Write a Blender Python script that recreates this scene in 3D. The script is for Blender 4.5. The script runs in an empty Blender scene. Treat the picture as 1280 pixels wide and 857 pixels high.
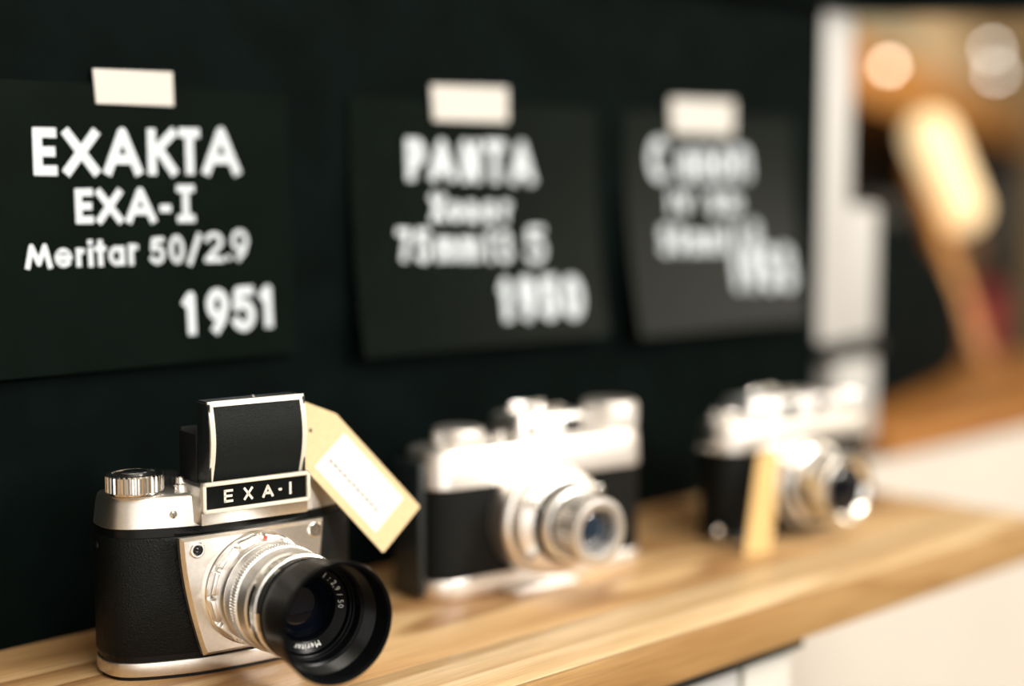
import bpy, bmesh, math, random
from mathutils import Vector, Matrix
random.seed(7)
SC = bpy.context.scene
COL = SC.collection
R = math.radians

# ------------------------------------------------------------------ camera
cd = bpy.data.cameras.new('camera'); cam = bpy.data.objects.new('camera', cd); COL.objects.link(cam)
cam.location = (0, -0.561, 0.18)
fwd = Vector((0.6974, 0.7095, -0.1013)).normalized()
cam.rotation_euler = fwd.to_track_quat('-Z', 'Y').to_euler()
cd.sensor_width = 36.0; cd.lens = 1950 / 1280 * 36.0
cd.clip_start = 0.01; cd.clip_end = 60
cd.dof.use_dof = True; cd.dof.focus_distance = 0.568; cd.dof.aperture_fstop = 2.1
SC.camera = cam
# ------------------------------------------------------------------ world
W = bpy.data.worlds.new('world'); SC.world = W; W.use_nodes = True
bg = W.node_tree.nodes['Background']
bg.inputs[0].default_value = (1.0, 0.90, 0.78, 1); bg.inputs[1].default_value = 0.5

# ------------------------------------------------------------------ lights
def area(name, loc, target, sx, sy, power, col):
    l = bpy.data.lights.new(name, 'AREA'); l.shape = 'RECTANGLE'; l.size = sx; l.size_y = sy
    l.energy = power; l.color = col
    o = bpy.data.objects.new(name, l); COL.objects.link(o); o.location = loc
    o.rotation_euler = (Vector(target) - Vector(loc)).to_track_quat('-Z', 'Y').to_euler()
    return o
area('window_light', (1.35, -2.3, 1.15), (0.45, 0, 0.05), 0.40, 0.40, 54, (1.0, 0.95, 0.88))
area('chrome_fill_light', (-0.7, -3.1, 0.3), (0.0, 0, 0.0), 3.8, 2.2, 52, (1.0, 0.97, 0.93))  # unseen fill panel added so the chrome has something bright to reflect
area('ceiling_light', (0.2, -1.5, 1.55), (0.5, -0.1, 0.0), 1.2, 0.6, 30, (1.0, 0.92, 0.80))
area('card_sheen_light', (4.0, -3.0, 1.15), (0.7, 0, 0.1), 2.6, 1.1, 36, (1.0, 0.90, 0.76))  # unseen panel added to lay a warm sheen on the leaning cards
area('niche_light', (2.5, -0.6, 0.95), (2.1, 0.8, 0.0), 0.7, 0.7, 7, (1.0, 0.84, 0.62))
SC.view_settings.view_transform = 'Standard'; SC.view_settings.look = 'None'
SC.view_settings.gamma = 1; SC.view_settings.use_curve_mapping = False
SC.view_settings.exposure = 0.12

# ------------------------------------------------------------------ materials
def mat(name, col, rough=0.5, metal=0.0, noise=0.0, nscale=200, bump=0.0, bscale=300, emit=None, estr=0, spec=0.5, coat=0.0, trans=0, aniso=None, detail=3):
    m = bpy.data.materials.new(name); m.use_nodes = True; nt = m.node_tree; N = nt.nodes; L = nt.links
    b = N['Principled BSDF']
    b.inputs['Base Color'].default_value = (*col, 1); b.inputs['Roughness'].default_value = rough
    b.inputs['Metallic'].default_value = metal; b.inputs['Specular IOR Level'].default_value = spec
    b.inputs['Coat Weight'].default_value = coat; b.inputs['Transmission Weight'].default_value = trans
    tc = N.new('ShaderNodeTexCoord')
    if noise:
        n = N.new('ShaderNodeTexNoise'); n.inputs['Scale'].default_value = nscale; n.inputs['Detail'].default_value = detail
        L.new(tc.outputs['Object'], n.inputs['Vector'])
        r = N.new('ShaderNodeValToRGB')
        r.color_ramp.elements[0].position = 0.3; r.color_ramp.elements[1].position = 0.7
        r.color_ramp.elements[0].color = (*[c * (1 - noise) for c in col], 1)
        r.color_ramp.elements[1].color = (*[min(1, c * (1 + noise)) for c in col], 1)
        L.new(n.outputs['Fac'], r.inputs['Fac']); L.new(r.outputs['Color'], b.inputs['Base Color'])
    if bump:
        n2 = N.new('ShaderNodeTexNoise'); n2.inputs['Scale'].default_value = bscale; n2.inputs['Detail'].default_value = 4
        L.new(tc.outputs['Object'], n2.inputs['Vector'])
        bp = N.new('ShaderNodeBump'); bp.inputs['Strength'].default_value = bump; bp.inputs['Distance'].default_value = 0.0006
        L.new(n2.outputs['Fac'], bp.inputs['Height']); L.new(bp.outputs['Normal'], b.inputs['Normal'])
    if emit:
        b.inputs['Emission Color'].default_value = (*emit, 1); b.inputs['Emission Strength'].default_value = estr
    return m

def leather(name, col, scale=900, rough=0.45, strength=0.8):
    m = bpy.data.materials.new(name); m.use_nodes = True; nt = m.node_tree; N = nt.nodes; L = nt.links
    b = N['Principled BSDF']; b.inputs['Base Color'].default_value = (*col, 1); b.inputs['Roughness'].default_value = rough
    b.inputs['Specular IOR Level'].default_value = 0.13
    tc = N.new('ShaderNodeTexCoord'); v = N.new('ShaderNodeTexVoronoi'); v.feature = 'DISTANCE_TO_EDGE'; v.inputs['Scale'].default_value = scale
    nz = N.new('ShaderNodeTexNoise'); nz.inputs['Scale'].default_value = scale * 0.5
    mx = N.new('ShaderNodeMixRGB'); mx.inputs[0].default_value = 0.002
    L.new(tc.outputs['Object'], mx.inputs[1]); L.new(tc.outputs['Object'], nz.inputs['Vector']); L.new(nz.outputs['Color'], mx.inputs[2])
    L.new(mx.outputs[0], v.inputs['Vector'])
    bp = N.new('ShaderNodeBump'); bp.inputs['Strength'].default_value = strength; bp.inputs['Distance'].default_value = 0.0004
    L.new(v.outputs['Distance'], bp.inputs['Height']); L.new(bp.outputs['Normal'], b.inputs['Normal'])
    return m

def wood(name, light, mid, dark, sx=1.6, sy=15.0, rings=9.0, rough=0.42, seed=0.0, rot=0.0):
    """plain-sawn board: contour lines of a stretched noise field give cathedral grain"""
    m = bpy.data.materials.new(name); m.use_nodes = True; nt = m.node_tree; N = nt.nodes; L = nt.links
    b = N['Principled BSDF']; b.inputs['Roughness'].default_value = rough; b.inputs['Specular IOR Level'].default_value = 0.4
    tc = N.new('ShaderNodeTexCoord'); mp = N.new('ShaderNodeMapping')
    mp.inputs['Scale'].default_value = (sx, sy, sy); mp.inputs['Location'].default_value = (seed, seed * 1.7, 0.3)
    mp.inputs['Rotation'].default_value = (0, 0, rot)
    L.new(tc.outputs['Object'], mp.inputs['Vector'])
    n = N.new('ShaderNodeTexNoise'); n.inputs['Scale'].default_value = 1.0; n.inputs['Detail'].default_value = 1.2; n.inputs['Roughness'].default_value = 0.35
    L.new(mp.outputs[0], n.inputs['Vector'])
    mu = N.new('ShaderNodeMath'); mu.operation = 'MULTIPLY'; mu.inputs[1].default_value = rings; L.new(n.outputs['Fac'], mu.inputs[0])
    fr = N.new('ShaderNodeMath'); fr.operation = 'FRACT'; L.new(mu.outputs[0], fr.inputs[0])
    ramp = N.new('ShaderNodeValToRGB'); cr = ramp.color_ramp
    cr.elements[0].position = 0.0; cr.elements[0].color = (*light, 1)
    cr.elements[1].position = 1.0; cr.elements[1].color = (*light, 1)
    e = cr.elements.new(0.45); e.color = (*mid, 1); e = cr.elements.new(0.86); e.color = (*dark, 1)
    L.new(fr.outputs[0], ramp.inputs['Fac'])
    # fine fibres
    mp2 = N.new('ShaderNodeMapping'); mp2.inputs['Scale'].default_value = (30, 900, 900); mp2.inputs['Rotation'].default_value = (0, 0, rot)
    L.new(tc.outputs['Object'], mp2.inputs['Vector'])
    f = N.new('ShaderNodeTexNoise'); f.inputs['Scale'].default_value = 1.0; f.inputs['Detail'].default_value = 3
    L.new(mp2.outputs[0], f.inputs['Vector'])
    mx = N.new('ShaderNodeMixRGB'); mx.blend_type = 'MULTIPLY'; mx.inputs[0].default_value = 0.45
    r2 = N.new('ShaderNodeValToRGB'); r2.color_ramp.elements[0].position = 0.3; r2.color_ramp.elements[0].color = (0.45, 0.4, 0.35, 1)
    r2.color_ramp.elements[1].position = 0.65; r2.color_ramp.elements[1].color = (1, 1, 1, 1)
    L.new(f.outputs['Fac'], r2.inputs['Fac']); L.new(ramp.outputs['Color'], mx.inputs[1]); L.new(r2.outputs['Color'], mx.inputs[2])
    L.new(mx.outputs[0], b.inputs['Base Color'])
    bp = N.new('ShaderNodeBump'); bp.inputs['Strength'].default_value = 0.25; bp.inputs['Distance'].default_value = 0.0003
    L.new(f.outputs['Fac'], bp.inputs['Height']); L.new(bp.outputs['Normal'], b.inputs['Normal'])
    return m

M = {}
M['black_wall'] = mat('black_painted_board', (0.0016, 0.0036, 0.0034), 0.6, noise=0.3, nscale=30, bump=0.2, bscale=500, spec=0.02)
M['card'] = mat('black_card', (0.0018, 0.0043, 0.0033), 0.22, noise=0.15, nscale=40, spec=0.085)
M['chalk'] = mat('white_lettering', (0.54, 0.60, 0.66), 0.7, noise=0.06, nscale=300)
M['tape'] = mat('cream_paper_tape', (0.56, 0.55, 0.52), 0.75, noise=0.05, nscale=400)
M['shelf'] = wood('ash_wood', (0.70, 0.48, 0.25), (0.58, 0.36, 0.165), (0.34, 0.18, 0.07), sx=3.2, sy=17, rings=8, seed=3.1)
M['shelf_pale'] = wood('pale_ash_wood', (0.86, 0.66, 0.40), (0.78, 0.56, 0.31), (0.62, 0.41, 0.20), sx=1.6, sy=26, rings=5, seed=6.4)
M['edge_shade'] = wood('shaded_ash_edge', (0.44, 0.27, 0.115), (0.41, 0.25, 0.10), (0.34, 0.19, 0.07), sx=5, sy=26, rings=4, seed=1.2)  # shelf ash darkened, painting the shade of the front face
M['far_wood'] = wood('orange_wood', (0.42, 0.19, 0.05), (0.34, 0.14, 0.035), (0.2, 0.08, 0.02), seed=8)
M['beam_wood'] = wood('beam_wood', (0.58, 0.27, 0.06), (0.50, 0.21, 0.045), (0.28, 0.11, 0.03), seed=5)
M['white_wall'] = mat('white_plaster', (0.60, 0.56, 0.50), 0.75, noise=0.03, nscale=8, bump=0.15, bscale=120)
M['white_paint'] = mat('white_paint', (0.46, 0.46, 0.45), 0.45, noise=0.03, nscale=20)
M['chrome'] = mat('satin_chrome', (0.80, 0.77, 0.72), 0.33, 1.0, noise=0.04, nscale=600, bump=0.10, bscale=2500)
M['bright'] = mat('polished_chrome', (0.86, 0.84, 0.80), 0.13, 1.0, noise=0.03, nscale=300)
M['alu'] = mat('brushed_aluminium', (0.88, 0.87, 0.85), 0.34, 1.0, noise=0.05, nscale=900, bump=0.12, bscale=1800)
M['matte_silver'] = mat('pale_satin_metal', (0.90, 0.87, 0.83), 0.38, 1.0, noise=0.03, nscale=300)
M['leather'] = leather('black_leatherette', (0.004, 0.005, 0.005), 900, 0.42, 0.7)
M['hood_leather'] = leather('fine_black_leatherette', (0.006, 0.008, 0.008), 1500, 0.5, 0.5)
M['black'] = mat('gloss_black_paint', (0.004, 0.005, 0.005), 0.22, noise=0.2, nscale=300, spec=0.2)
M['hoodblack'] = mat('anodised_black', (0.003, 0.0035, 0.004), 0.24, noise=0.2, nscale=200, spec=0.06)
M['matblack'] = mat('matt_black', (0.004, 0.005, 0.006), 0.6, noise=0.2, nscale=400, spec=0.3)
M['darkgrey'] = mat('lit_side_grey', (0.010, 0.015, 0.017), 0.4, noise=0.15, nscale=300)
M['glass'] = mat('coated_lens_glass', (0.002, 0.003, 0.006), 0.05, noise=0.1, nscale=50, spec=0.4)
M['blueglass'] = mat('blue_coated_lens_glass', (0.010, 0.022, 0.04), 0.08, noise=0.1, nscale=50, spec=0.7)
M['engrave'] = mat('engraved_white', (0.75, 0.75, 0.72), 0.5, noise=0.05, nscale=500)
M['creamframe'] = mat('cream_enamel_frame', (0.66, 0.62, 0.52), 0.35, noise=0.04, nscale=300, spec=0.5)
M['namelet'] = mat('silver_lettering', (0.72, 0.68, 0.60), 0.35, noise=0.05, nscale=300)
M['red'] = mat('red_dot', (0.6, 0.04, 0.02), 0.4, noise=0.05, nscale=300)
M['kraft'] = mat('manila_card', (0.60, 0.46, 0.26), 0.7, noise=0.05, nscale=500)
M['label'] = mat('white_label', (0.68, 0.66, 0.65), 0.6, noise=0.02, nscale=300)
M['ink'] = mat('grey_ink', (0.10, 0.085, 0.09), 0.6, noise=0.1, nscale=500)
M['thread'] = mat('white_thread', (0.6, 0.6, 0.58), 0.6, noise=0.05, nscale=500)
M['kraft3'] = mat('orange_manila_card', (0.60, 0.39, 0.15), 0.7, noise=0.05, nscale=500)
M['bag'] = mat('black_cloth', (0.002, 0.004, 0.004), 0.9, noise=0.2, nscale=60, bump=0.4, bscale=300, spec=0.04)
M['lamp'] = mat('glowing_lamp_shade', (0.8, 0.6, 0.35), 0.5, noise=0.03, nscale=40, emit=(1.0, 0.72, 0.38), estr=0.85)
M['bulb'] = mat('lit_bulb', (1, 0.9, 0.7), 0.4, noise=0.02, nscale=40, emit=(1.0, 0.80, 0.60), estr=11)
M['bulb2'] = mat('cool_lit_bulb', (1, 0.9, 0.7), 0.4, noise=0.02, nscale=40, emit=(0.9, 0.88, 0.80), estr=9)
M['shopwall'] = mat('beige_shop_wall', (0.50, 0.36, 0.19), 0.8, noise=0.1, nscale=3)
M['cabinet'] = mat('dark_cabinet', (0.014, 0.011, 0.008), 0.6, noise=0.2, nscale=10)
M['greybox'] = mat('grey_box', (0.06, 0.06, 0.052), 0.7, noise=0.15, nscale=20)
M['brownbox'] = mat('brown_leather_case', (0.30, 0.14, 0.06), 0.6, noise=0.2, nscale=20)
M['redbox'] = mat('dark_red_box', (0.60, 0.07, 0.06), 0.6, noise=0.15, nscale=20)
M['rail'] = mat('black_rail', (0.008, 0.011, 0.009), 0.5, noise=0.2, nscale=50)
M['greypanel'] = mat('pale_grey_panel', (0.55, 0.54, 0.49), 0.6, noise=0.04, nscale=10)
M['olive'] = mat('olive_strip', (0.25, 0.24, 0.12), 0.6, noise=0.1, nscale=30)
M['floor'] = wood('floor_boards', (0.25, 0.15, 0.08), (0.2, 0.12, 0.06), (0.12, 0.07, 0.03), rough=0.5, seed=2)
M['ceiling'] = mat('ceiling_paint', (0.7, 0.66, 0.58), 0.8, noise=0.02, nscale=5)

# ------------------------------------------------------------------ object helpers
def obj(name, bm, m, parent=None, sharp=35):
    me = bpy.data.meshes.new(name); bm.normal_update(); bm.to_mesh(me); bm.free()
    me.materials.append(m)
    for p in me.polygons: p.use_smooth = True
    me.set_sharp_from_angle(angle=R(sharp))
    o = bpy.data.objects.new(name, me); COL.objects.link(o)
    if parent: o.parent = parent
    return o
def tag(o, label=None, cat=None, group=None, kind=None):
    if label: o['label'] = label
    if cat: o['category'] = cat
    if group: o['group'] = group
    if kind: o['kind'] = kind
    return o
def thing(name, label, cat, loc=(0, 0, 0), rz=0, group=None):
    o = bpy.data.objects.new(name, None); COL.objects.link(o); o.location = loc; o.rotation_euler = (0, 0, rz)
    o.empty_display_size = 0.02
    return tag(o, label, cat, group)
def struct(name, bm, m, parent=None):
    o = obj(name, bm, m, parent)
    if not parent: o['kind'] = 'structure'
    return o

def add_box(bm, x0, x1, y0, y1, z0, z1, bev=0.0, seg=2, mtx=None):
    t = bmesh.new(); bmesh.ops.create_cube(t, size=1)
    for v in t.verts:
        v.co = Vector(((x0 + x1) / 2 + v.co.x * (x1 - x0), (y0 + y1) / 2 + v.co.y * (y1 - y0), (z0 + z1) / 2 + v.co.z * (z1 - z0)))
    if bev: bmesh.ops.bevel(t, geom=list(t.edges), offset=bev, segments=seg, affect='EDGES', profile=0.5)
    if mtx: bmesh.ops.transform(t, matrix=mtx, verts=t.verts)
    me = bpy.data.meshes.new('tmp'); t.to_mesh(me); t.free(); bm.from_mesh(me); bpy.data.meshes.remove(me)
    return bm
def box(*a, **k): return add_box(bmesh.new(), *a, **k)

def ring_loop(bm, pts): return [bm.verts.new(p) for p in pts]
def bridge(bm, a, b):
    n = len(a)
    for i in range(n): bm.faces.new((a[i], a[(i + 1) % n], b[(i + 1) % n], b[i]))
def chaikin(p, k=2):
    for _ in range(k):
        q = []
        for i in range(len(p)):
            a, b = p[i], p[(i + 1) % len(p)]
            q += [(a[0] * .75 + b[0] * .25, a[1] * .75 + b[1] * .25), (a[0] * .25 + b[0] * .75, a[1] * .25 + b[1] * .75)]
        p = q
    return p
def inset_poly(p, d):
    """offset a convex counter-clockwise polygon inward by d"""
    n = len(p); out = []
    for i in range(n):
        a, b, c = Vector(p[i - 1]), Vector(p[i]), Vector(p[(i + 1) % n])
        e1 = (b - a).normalized(); e2 = (c - b).normalized()
        n1 = Vector((-e1.y, e1.x)); n2 = Vector((-e2.y, e2.x)); nn = (n1 + n2)
        nn = nn / max(1e-6, nn.length); k = d / max(0.5, nn.dot(n1))
        out.append((b.x + nn.x * k, b.y + nn.y * k))
    return out
def ccw(p):
    s = sum(p[i - 1][0] * p[i][1] - p[i][0] * p[i - 1][1] for i in range(len(p)))
    return p if s > 0 else p[::-1]
def loft(poly, levels, bm=None):
    """solid of a footprint polygon; levels = [(z, inset)]"""
    bm = bm or bmesh.new(); poly = ccw(poly); prev = None; first = None
    for z, ins in levels:
        loop = ring_loop(bm, [(x, y, z) for x, y in inset_poly(poly, ins)])
        if prev: bridge(bm, prev, loop)
        else: first = loop
        prev = loop
    bm.faces.new(prev); bm.faces.new(first[::-1])
    return bm
def rounded(z0, z1, b, top_in=0.0):
    return [(z0, b), (z0 + b * .3, b * .3), (z0 + b, 0), (z1 - b, top_in), (z1 - b * .3, top_in + b * .3), (z1, top_in + b)]

def lathe(profile, n=64, knurl=(), amp=0.0003, kn=None, bm=None, centre=(0, 0, 0), axis='Y', caps=(True, True), closed=False):
    """profile = [(t, r)] t grows along the axis (towards the viewer, -Y) or up (Z)"""
    bm = bm or bmesh.new(); prev = None; first = None; cx, cy, cz = centre
    if kn: n = kn * 4
    for i, (t, r) in enumerate(profile):
        loop = []
        for k in range(n):
            a = 2 * math.pi * k / n
            rr = r + ((amp if (k % 4) < 2 else -amp) if i in knurl else 0)
            if axis == 'Y': co = (cx + rr * math.cos(a), cy - t, cz + rr * math.sin(a))
            elif axis == 'Z': co = (cx + rr * math.cos(a), cy + rr * math.sin(a), cz + t)
            else: co = (cx + t, cy + rr * math.cos(a), cz + rr * math.sin(a))
            loop.append(bm.verts.new(co))
        if prev: bridge(bm, prev, loop)
        else: first = loop
        prev = loop
    if closed: bridge(bm, prev, first)
    else:
        if caps[1]: bm.faces.new(prev)
        if caps[0]: bm.faces.new(first[::-1])
    bmesh.ops.recalc_face_normals(bm, faces=bm.faces)
    return bm

# ------------------------------------------------------------------ hand lettering (stroke font)
def arc(cx, cy, rx, ry, a0, a1, n=10):
    return [(cx + rx * math.cos(R(a0 + (a1 - a0) * i / n)), cy + ry * math.sin(R(a0 + (a1 - a0) * i / n))) for i in range(n + 1)]
G = {
 'E': [[(0, 0), (0, 1)], [(0, 1), (1, 1)], [(0, .5), (.9, .5)], [(0, 0), (1, 0)]],
 'X': [[(0, 0), (1, 1)], [(0, 1), (1, 0)]],
 'A': [[(0, 0), (.5, 1), (1, 0)], [(.2, .3), (.8, .3)]],
 'K': [[(0, 0), (0, 1)], [(1, 1), (.05, .45)], [(.3, .6), (1, 0)]],
 'T': [[(0, 1), (1, 1)], [(.5, 1), (.5, 0)]],
 'I': [[(.5, 0), (.5, 1)], [(0, 1), (1, 1)], [(0, 0), (1, 0)]],
 '|': [[(.5, 0), (.5, 1)]],
 '-': [[(0, .5), (1, .5)]],
 'M': [[(0, 0), (.2, 1), (.5, .15), (.8, 1), (1, 0)]],
 'N': [[(0, 0), (0, 1), (1, 0), (1, 1)]],
 'F': [[(0, 0), (0, 1)], [(0, 1), (1, 1)], [(0, .52), (.85, .52)]],
 'P': [[(0, 0), (0, 1)], [(0, 1), (.45, 1)] , [(.45, 1)] + arc(.5, .72, .5, .28, 90, -90) + [(0, .44)]],
 'V': [[(0, 1), (.5, 0), (1, 1)]],
 'C': [arc(.5, .5, .5, .5, 50, 310, 16)],
 'S': [arc(.5, .76, .46, .24, 30, 270, 10) + arc(.5, .26, .5, .26, 90, -150, 10)],
 'b': [[(0, 0), (0, 1)], arc(.5, .33, .5, .33, 0, 360, 16)],
 'e': [[(.05, .5), (.98, .5)], arc(.5, .5, .5, .5, 0, 315, 16)],
 'r': [[(.1, 0), (.1, 1)], arc(.7, .5, .6, .45, 175, 75, 6)],
 'i': [[(.5, 0), (.5, .66)], [(.5, .97), (.5, 1)]],
 't': [[(.5, 0), (.5, 1)], [(0, .7), (1, .7)]],
 'a': [arc(.5, .5, .5, .5, 0, 360, 16), [(1, 0), (1, 1)]],
 'n': [[(0, 0), (0, 1)], arc(.5, .5, .5, .5, 180, 0, 8) + [(1, 0)]],
 'm': [[(0, 0), (0, 1)], arc(.25, .55, .25, .42, 180, 0, 6) + [(.5, 0)], arc(.75, .55, .25, .42, 180, 0, 6) + [(1, 0)]],
 'o': [arc(.5, .5, .5, .5, 0, 360, 16)],
 '5': [[(.95, 1), (.18, 1), (.08, .56)] + arc(.45, .33, .53, .33, 120, -150, 12)],
 '0': [arc(.5, .5, .5, .5, 0, 360, 18)],
 '/': [[(0, 0), (1, 1)]],
 '2': [arc(.5, .72, .45, .28, 165, -30, 9) + [(0, 0), (1, 0)]],
 '.': [[(.45, .5), (.55, .5)]],
 '9': [arc(.5, .68, .48, .32, 0, 360, 16), [(.97, .62), (.75, .25), (.35, 0)]],
 '1': [[(0, .82), (.6, 1), (.6, 0)]],
 '3': [arc(.45, .75, .48, .25, 150, -90, 9) + arc(.45, .26, .55, .26, 90, -150, 10)],
 '7': [[(0, 1), (1, 1), (.35, 0)]],
 '8': [arc(.5, .76, .42, .24, 0, 360, 14), arc(.5, .27, .5, .27, 0, 360, 14)],
}
def strokes(bm, ch, x0, x1, z0, z1, w, place, cap=0.42, tilt=0.0):
    """flat ribbons of width w in the box; place(x, z, layer) -> 3D point"""
    W_, H_ = max(1e-5, x1 - x0 - w), max(1e-5, z1 - z0 - w)
    h = w / 2
    for pl in G[ch]:
        P = [Vector((x0 + h + p[0] * W_, z0 + h + p[1] * H_)) for p in pl]
        Q = [P[0]]
        for p in P[1:]:
            if (p - Q[-1]).length > w * 0.05: Q.append(p)
        P = Q
        if len(P) == 1: P.append(P[0] + Vector((w * .1, 0)))
        closed = (P[0] - P[-1]).length < w * .1
        if not closed:
            d0 = (P[0] - P[1]).normalized(); d1 = (P[-1] - P[-2]).normalized()
            P[0] = P[0] + d0 * w * cap; P[-1] = P[-1] + d1 * w * cap
        for i in range(len(P) - 1):
            a, b = P[i], P[i + 1]; d = (b - a)
            if d.length < 1e-7: continue
            d.normalize(); nrm = Vector((-d.y, d.x)) * h
            m_ = (a + b) / 2
            c = [a + nrm, a - nrm, m_ - nrm, b - nrm, b + nrm, m_ + nrm]
            f0 = [bm.verts.new(place(q.x, q.y, 1)) for q in c]
            f1 = [bm.verts.new(place(q.x, q.y, 0)) for q in c]
            bm.faces.new(f0)
            for k in range(6): bm.faces.new((f0[k], f1[k], f1[(k + 1) % 6], f0[(k + 1) % 6]))
            if i > 0:
                f = [bm.verts.new(place(a.x + h * math.cos(t * math.pi / 6), a.y + h * math.sin(t * math.pi / 6), 1)) for t in range(12)]
                bm.faces.new(f)
def write(table, w, place, cap=0.42):
    bm = bmesh.new()
    for i, (ch, x0, x1, z0, z1) in enumerate(table): strokes(bm, ch, x0, x1, z0, z1, w if not callable(w) else w(i), place, cap)
    bmesh.ops.recalc_face_normals(bm, faces=bm.faces)
    return bm

# ================================================================== SETTING
TOP = 0.70
struct('wall_back', box(-1.2, 0.8205, 0.0, 0.03, -0.003, TOP), M['black_wall'])
struct('wall_lower', box(-1.2, 3.4, 0.0, 0.03, -1.0, -0.004), M['white_wall'])
struct('wall_far', box(3.6, 3.66, -1.0, 3.2, -1.0, 1.8), M['shopwall'])
struct('wall_rear', box(0.9, 3.6, 3.2, 3.26, -1.0, 1.8), M['shopwall'])
struct('wall_opposite', box(-2.4, 6.0, -3.3, -3.24, -1.0, 1.8), M['white_wall'])
struct('wall_left', box(-2.46, -2.4, -3.3, 0.03, -1.0, 1.8), M['white_wall'])
struct('floor', box(-2.4, 6.0, -3.3, 3.2, -1.05, -1.0), M['floor'])
struct('ceiling', box(-2.4, 6.0, -3.3, 3.2, 1.8, 1.85), M['ceiling'])
# black board closing the display niche above, its right end in view at the top of the frame
struct('trim_1', box(-1.2, 0.862, -0.010, 0.03, 0.2885, 0.305, bev=0.001), M['black_wall'])
bm = box(0, 0.118, 0, 0.025, 0.2885, 0.33, bev=0.001); bmesh.ops.transform(bm, matrix=Matrix.Translation((0.863, 0.004, 0)) @ Matrix.Rotation(R(-44.5), 4, 'Z'), verts=bm.verts)
struct('trim_5', bm, M['black_wall'])
# white post in which the black board ends, stepping out to the right lower down
struct('trim_2', box(0.8215, 0.8560, 0.001, 0.035, 0.080, 0.2878, bev=0.0015), M['white_paint'])
struct('trim_3', box(0.8440, 0.8900, 0.001, 0.035, 0.0135, 0.0660, bev=0.0015), M['white_paint'])
o = struct('trim_4', box(0.835, 0.900, 0.003, 0.035, 0.0665, 0.0795, bev=0.001), M['rail'])

# ------------------------------------------------------------------ display shelf
sh = thing('display_shelf', 'long light ash wood shelf carrying the three old cameras', 'shelf', (0, 0, -0.019))
obj('plank', box(-0.9, 0.789, -0.1280, -0.0008, 0, 0.0190, bev=0.0003), M['shelf'], sh)
obj('plank', box(-0.9, 0.789, -0.1708, -0.1280, 0, 0.0190, bev=0.0003), M['shelf_pale'], sh)
obj('edge_shade_strip', box(-0.9, 0.789, -0.1735, -0.1708, 0, 0.0190, bev=0.0006), M['edge_shade'], sh)  # added strip whose darker colour stands for shade on the shelf front
o = tag(obj('far_shelf', box(0.905, 2.9, 0.0, 0.187, -0.0035, 0.0138, bev=0.001), M['far_wood']), 'orange brown wooden shelf beyond the white post, holding the black bag', 'shelf')
# cabinet under the shelf with black rail
t = thing('base_cabinet', 'white cabinet with a black top rail under the display shelf', 'cabinet', (0.1, 0, -1.0))
def cb(name, x0, x1, y0, y1, z0, z1, m, bev=.001): return obj(name, box(x0 - .1, x1 - .1, y0, y1, z0 + 1, z1 + 1, bev=bev), m, t)
cb('top_rail', -0.85, 0.566, -0.1700, -0.004, -0.0245, -0.0195, M['rail'], .0006)
cb('carcass', -0.85, 0.566, -0.150, -0.004, -0.999, -0.0250, M['white_paint'])
for i, (x0, x1) in enumerate([(-.845, -.40), (-.396, .06), (.064, .527), (.531, .565)]):
    cb('door', x0, x1, -0.164, -0.1505, -0.98, -0.0265, M['white_paint'] if i != 3 else M['greypanel'])
cb('door_strip', .5275, .5305, -0.160, -0.1505, -0.98, -0.0265, M['olive'], .0003)
cb('end_panel', 0.5665, 0.640, -0.075, -0.004, -0.999, -0.0250, M['greypanel'])

# ================================================================== WALL CARDS
def lean(z, amt=0.0075, top=0.2195, h=0.115, base=0.0009):
    k = max(0.0, (top - z) / h); return -(base + amt * k * k)
def make_card(label, x0, x1, z0, z1, lines, tape, ws, amt):
    X0 = x0; t = thing('sign_card', label, 'sign', (X0, 0, z1), 0, 'black camera signs')
    bm = bmesh.new(); n = 14; th = 0.0005
    fr = []; bk = []
    for i in range(n + 1):
        z = z1 + (z0 - z1) * i / n; y = lean(z, amt, z1, z1 - z0)
        fr.append([bm.verts.new((x - X0, y - th * q, z - z1)) for x in (x0, x1) for q in (1,)])
        bk.append([bm.verts.new((x - X0, y, z - z1)) for x in (x0, x1)])
    for i in range(n):
        bm.faces.new((fr[i][0], fr[i + 1][0], fr[i + 1][1], fr[i][1]))
        bm.faces.new((bk[i][0], bk[i][1], bk[i + 1][1], bk[i + 1][0]))
        bm.faces.new((fr[i][0], bk[i][0], bk[i + 1][0], fr[i + 1][0]))
        bm.faces.new((fr[i][1], fr[i + 1][1], bk[i + 1][1], bk[i][1]))
    bm.faces.new((fr[0][0], fr[0][1], bk[0][1], bk[0][0])); bm.faces.new((fr[n][0], bk[n][0], bk[n][1], fr[n][1]))
    bmesh.ops.recalc_face_normals(bm, faces=bm.faces)
    obj('card', bm, M['card'], t)
    def place(x, z, layer):
        return (x - X0, lean(z, amt, z1, z1 - z0) - th - 0.00012 - 0.00022 * layer, z - z1)
    for (tb, w) in zip(lines, ws):
        tb = [(c, a / 1000, b / 1000, d / 1000, e / 1000) for c, a, b, d, e in tb]
        obj('lettering', write(tb, w, place), M['chalk'], t, sharp=30)
    bm = bmesh.new(); q = tape
    f = [bm.verts.new((px - X0, lean(min(z1, pz), amt, z1, z1 - z0) - th - 0.0011, pz - z1)) for px, pz in q]
    b = [bm.verts.new((px - X0, lean(min(z1, pz), amt, z1, z1 - z0) - th - 0.0004, pz - z1)) for px, pz in q]
    bm.faces.new(f); bm.faces.new(b[::-1])
    for k in range(4): bm.faces.new((f[k], b[k], b[(k + 1) % 4], f[(k + 1) % 4]))
    bmesh.ops.recalc_face_normals(bm, faces=bm.faces)
    tp = obj('tape', bm, M['tape'], t)
    return t
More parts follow.
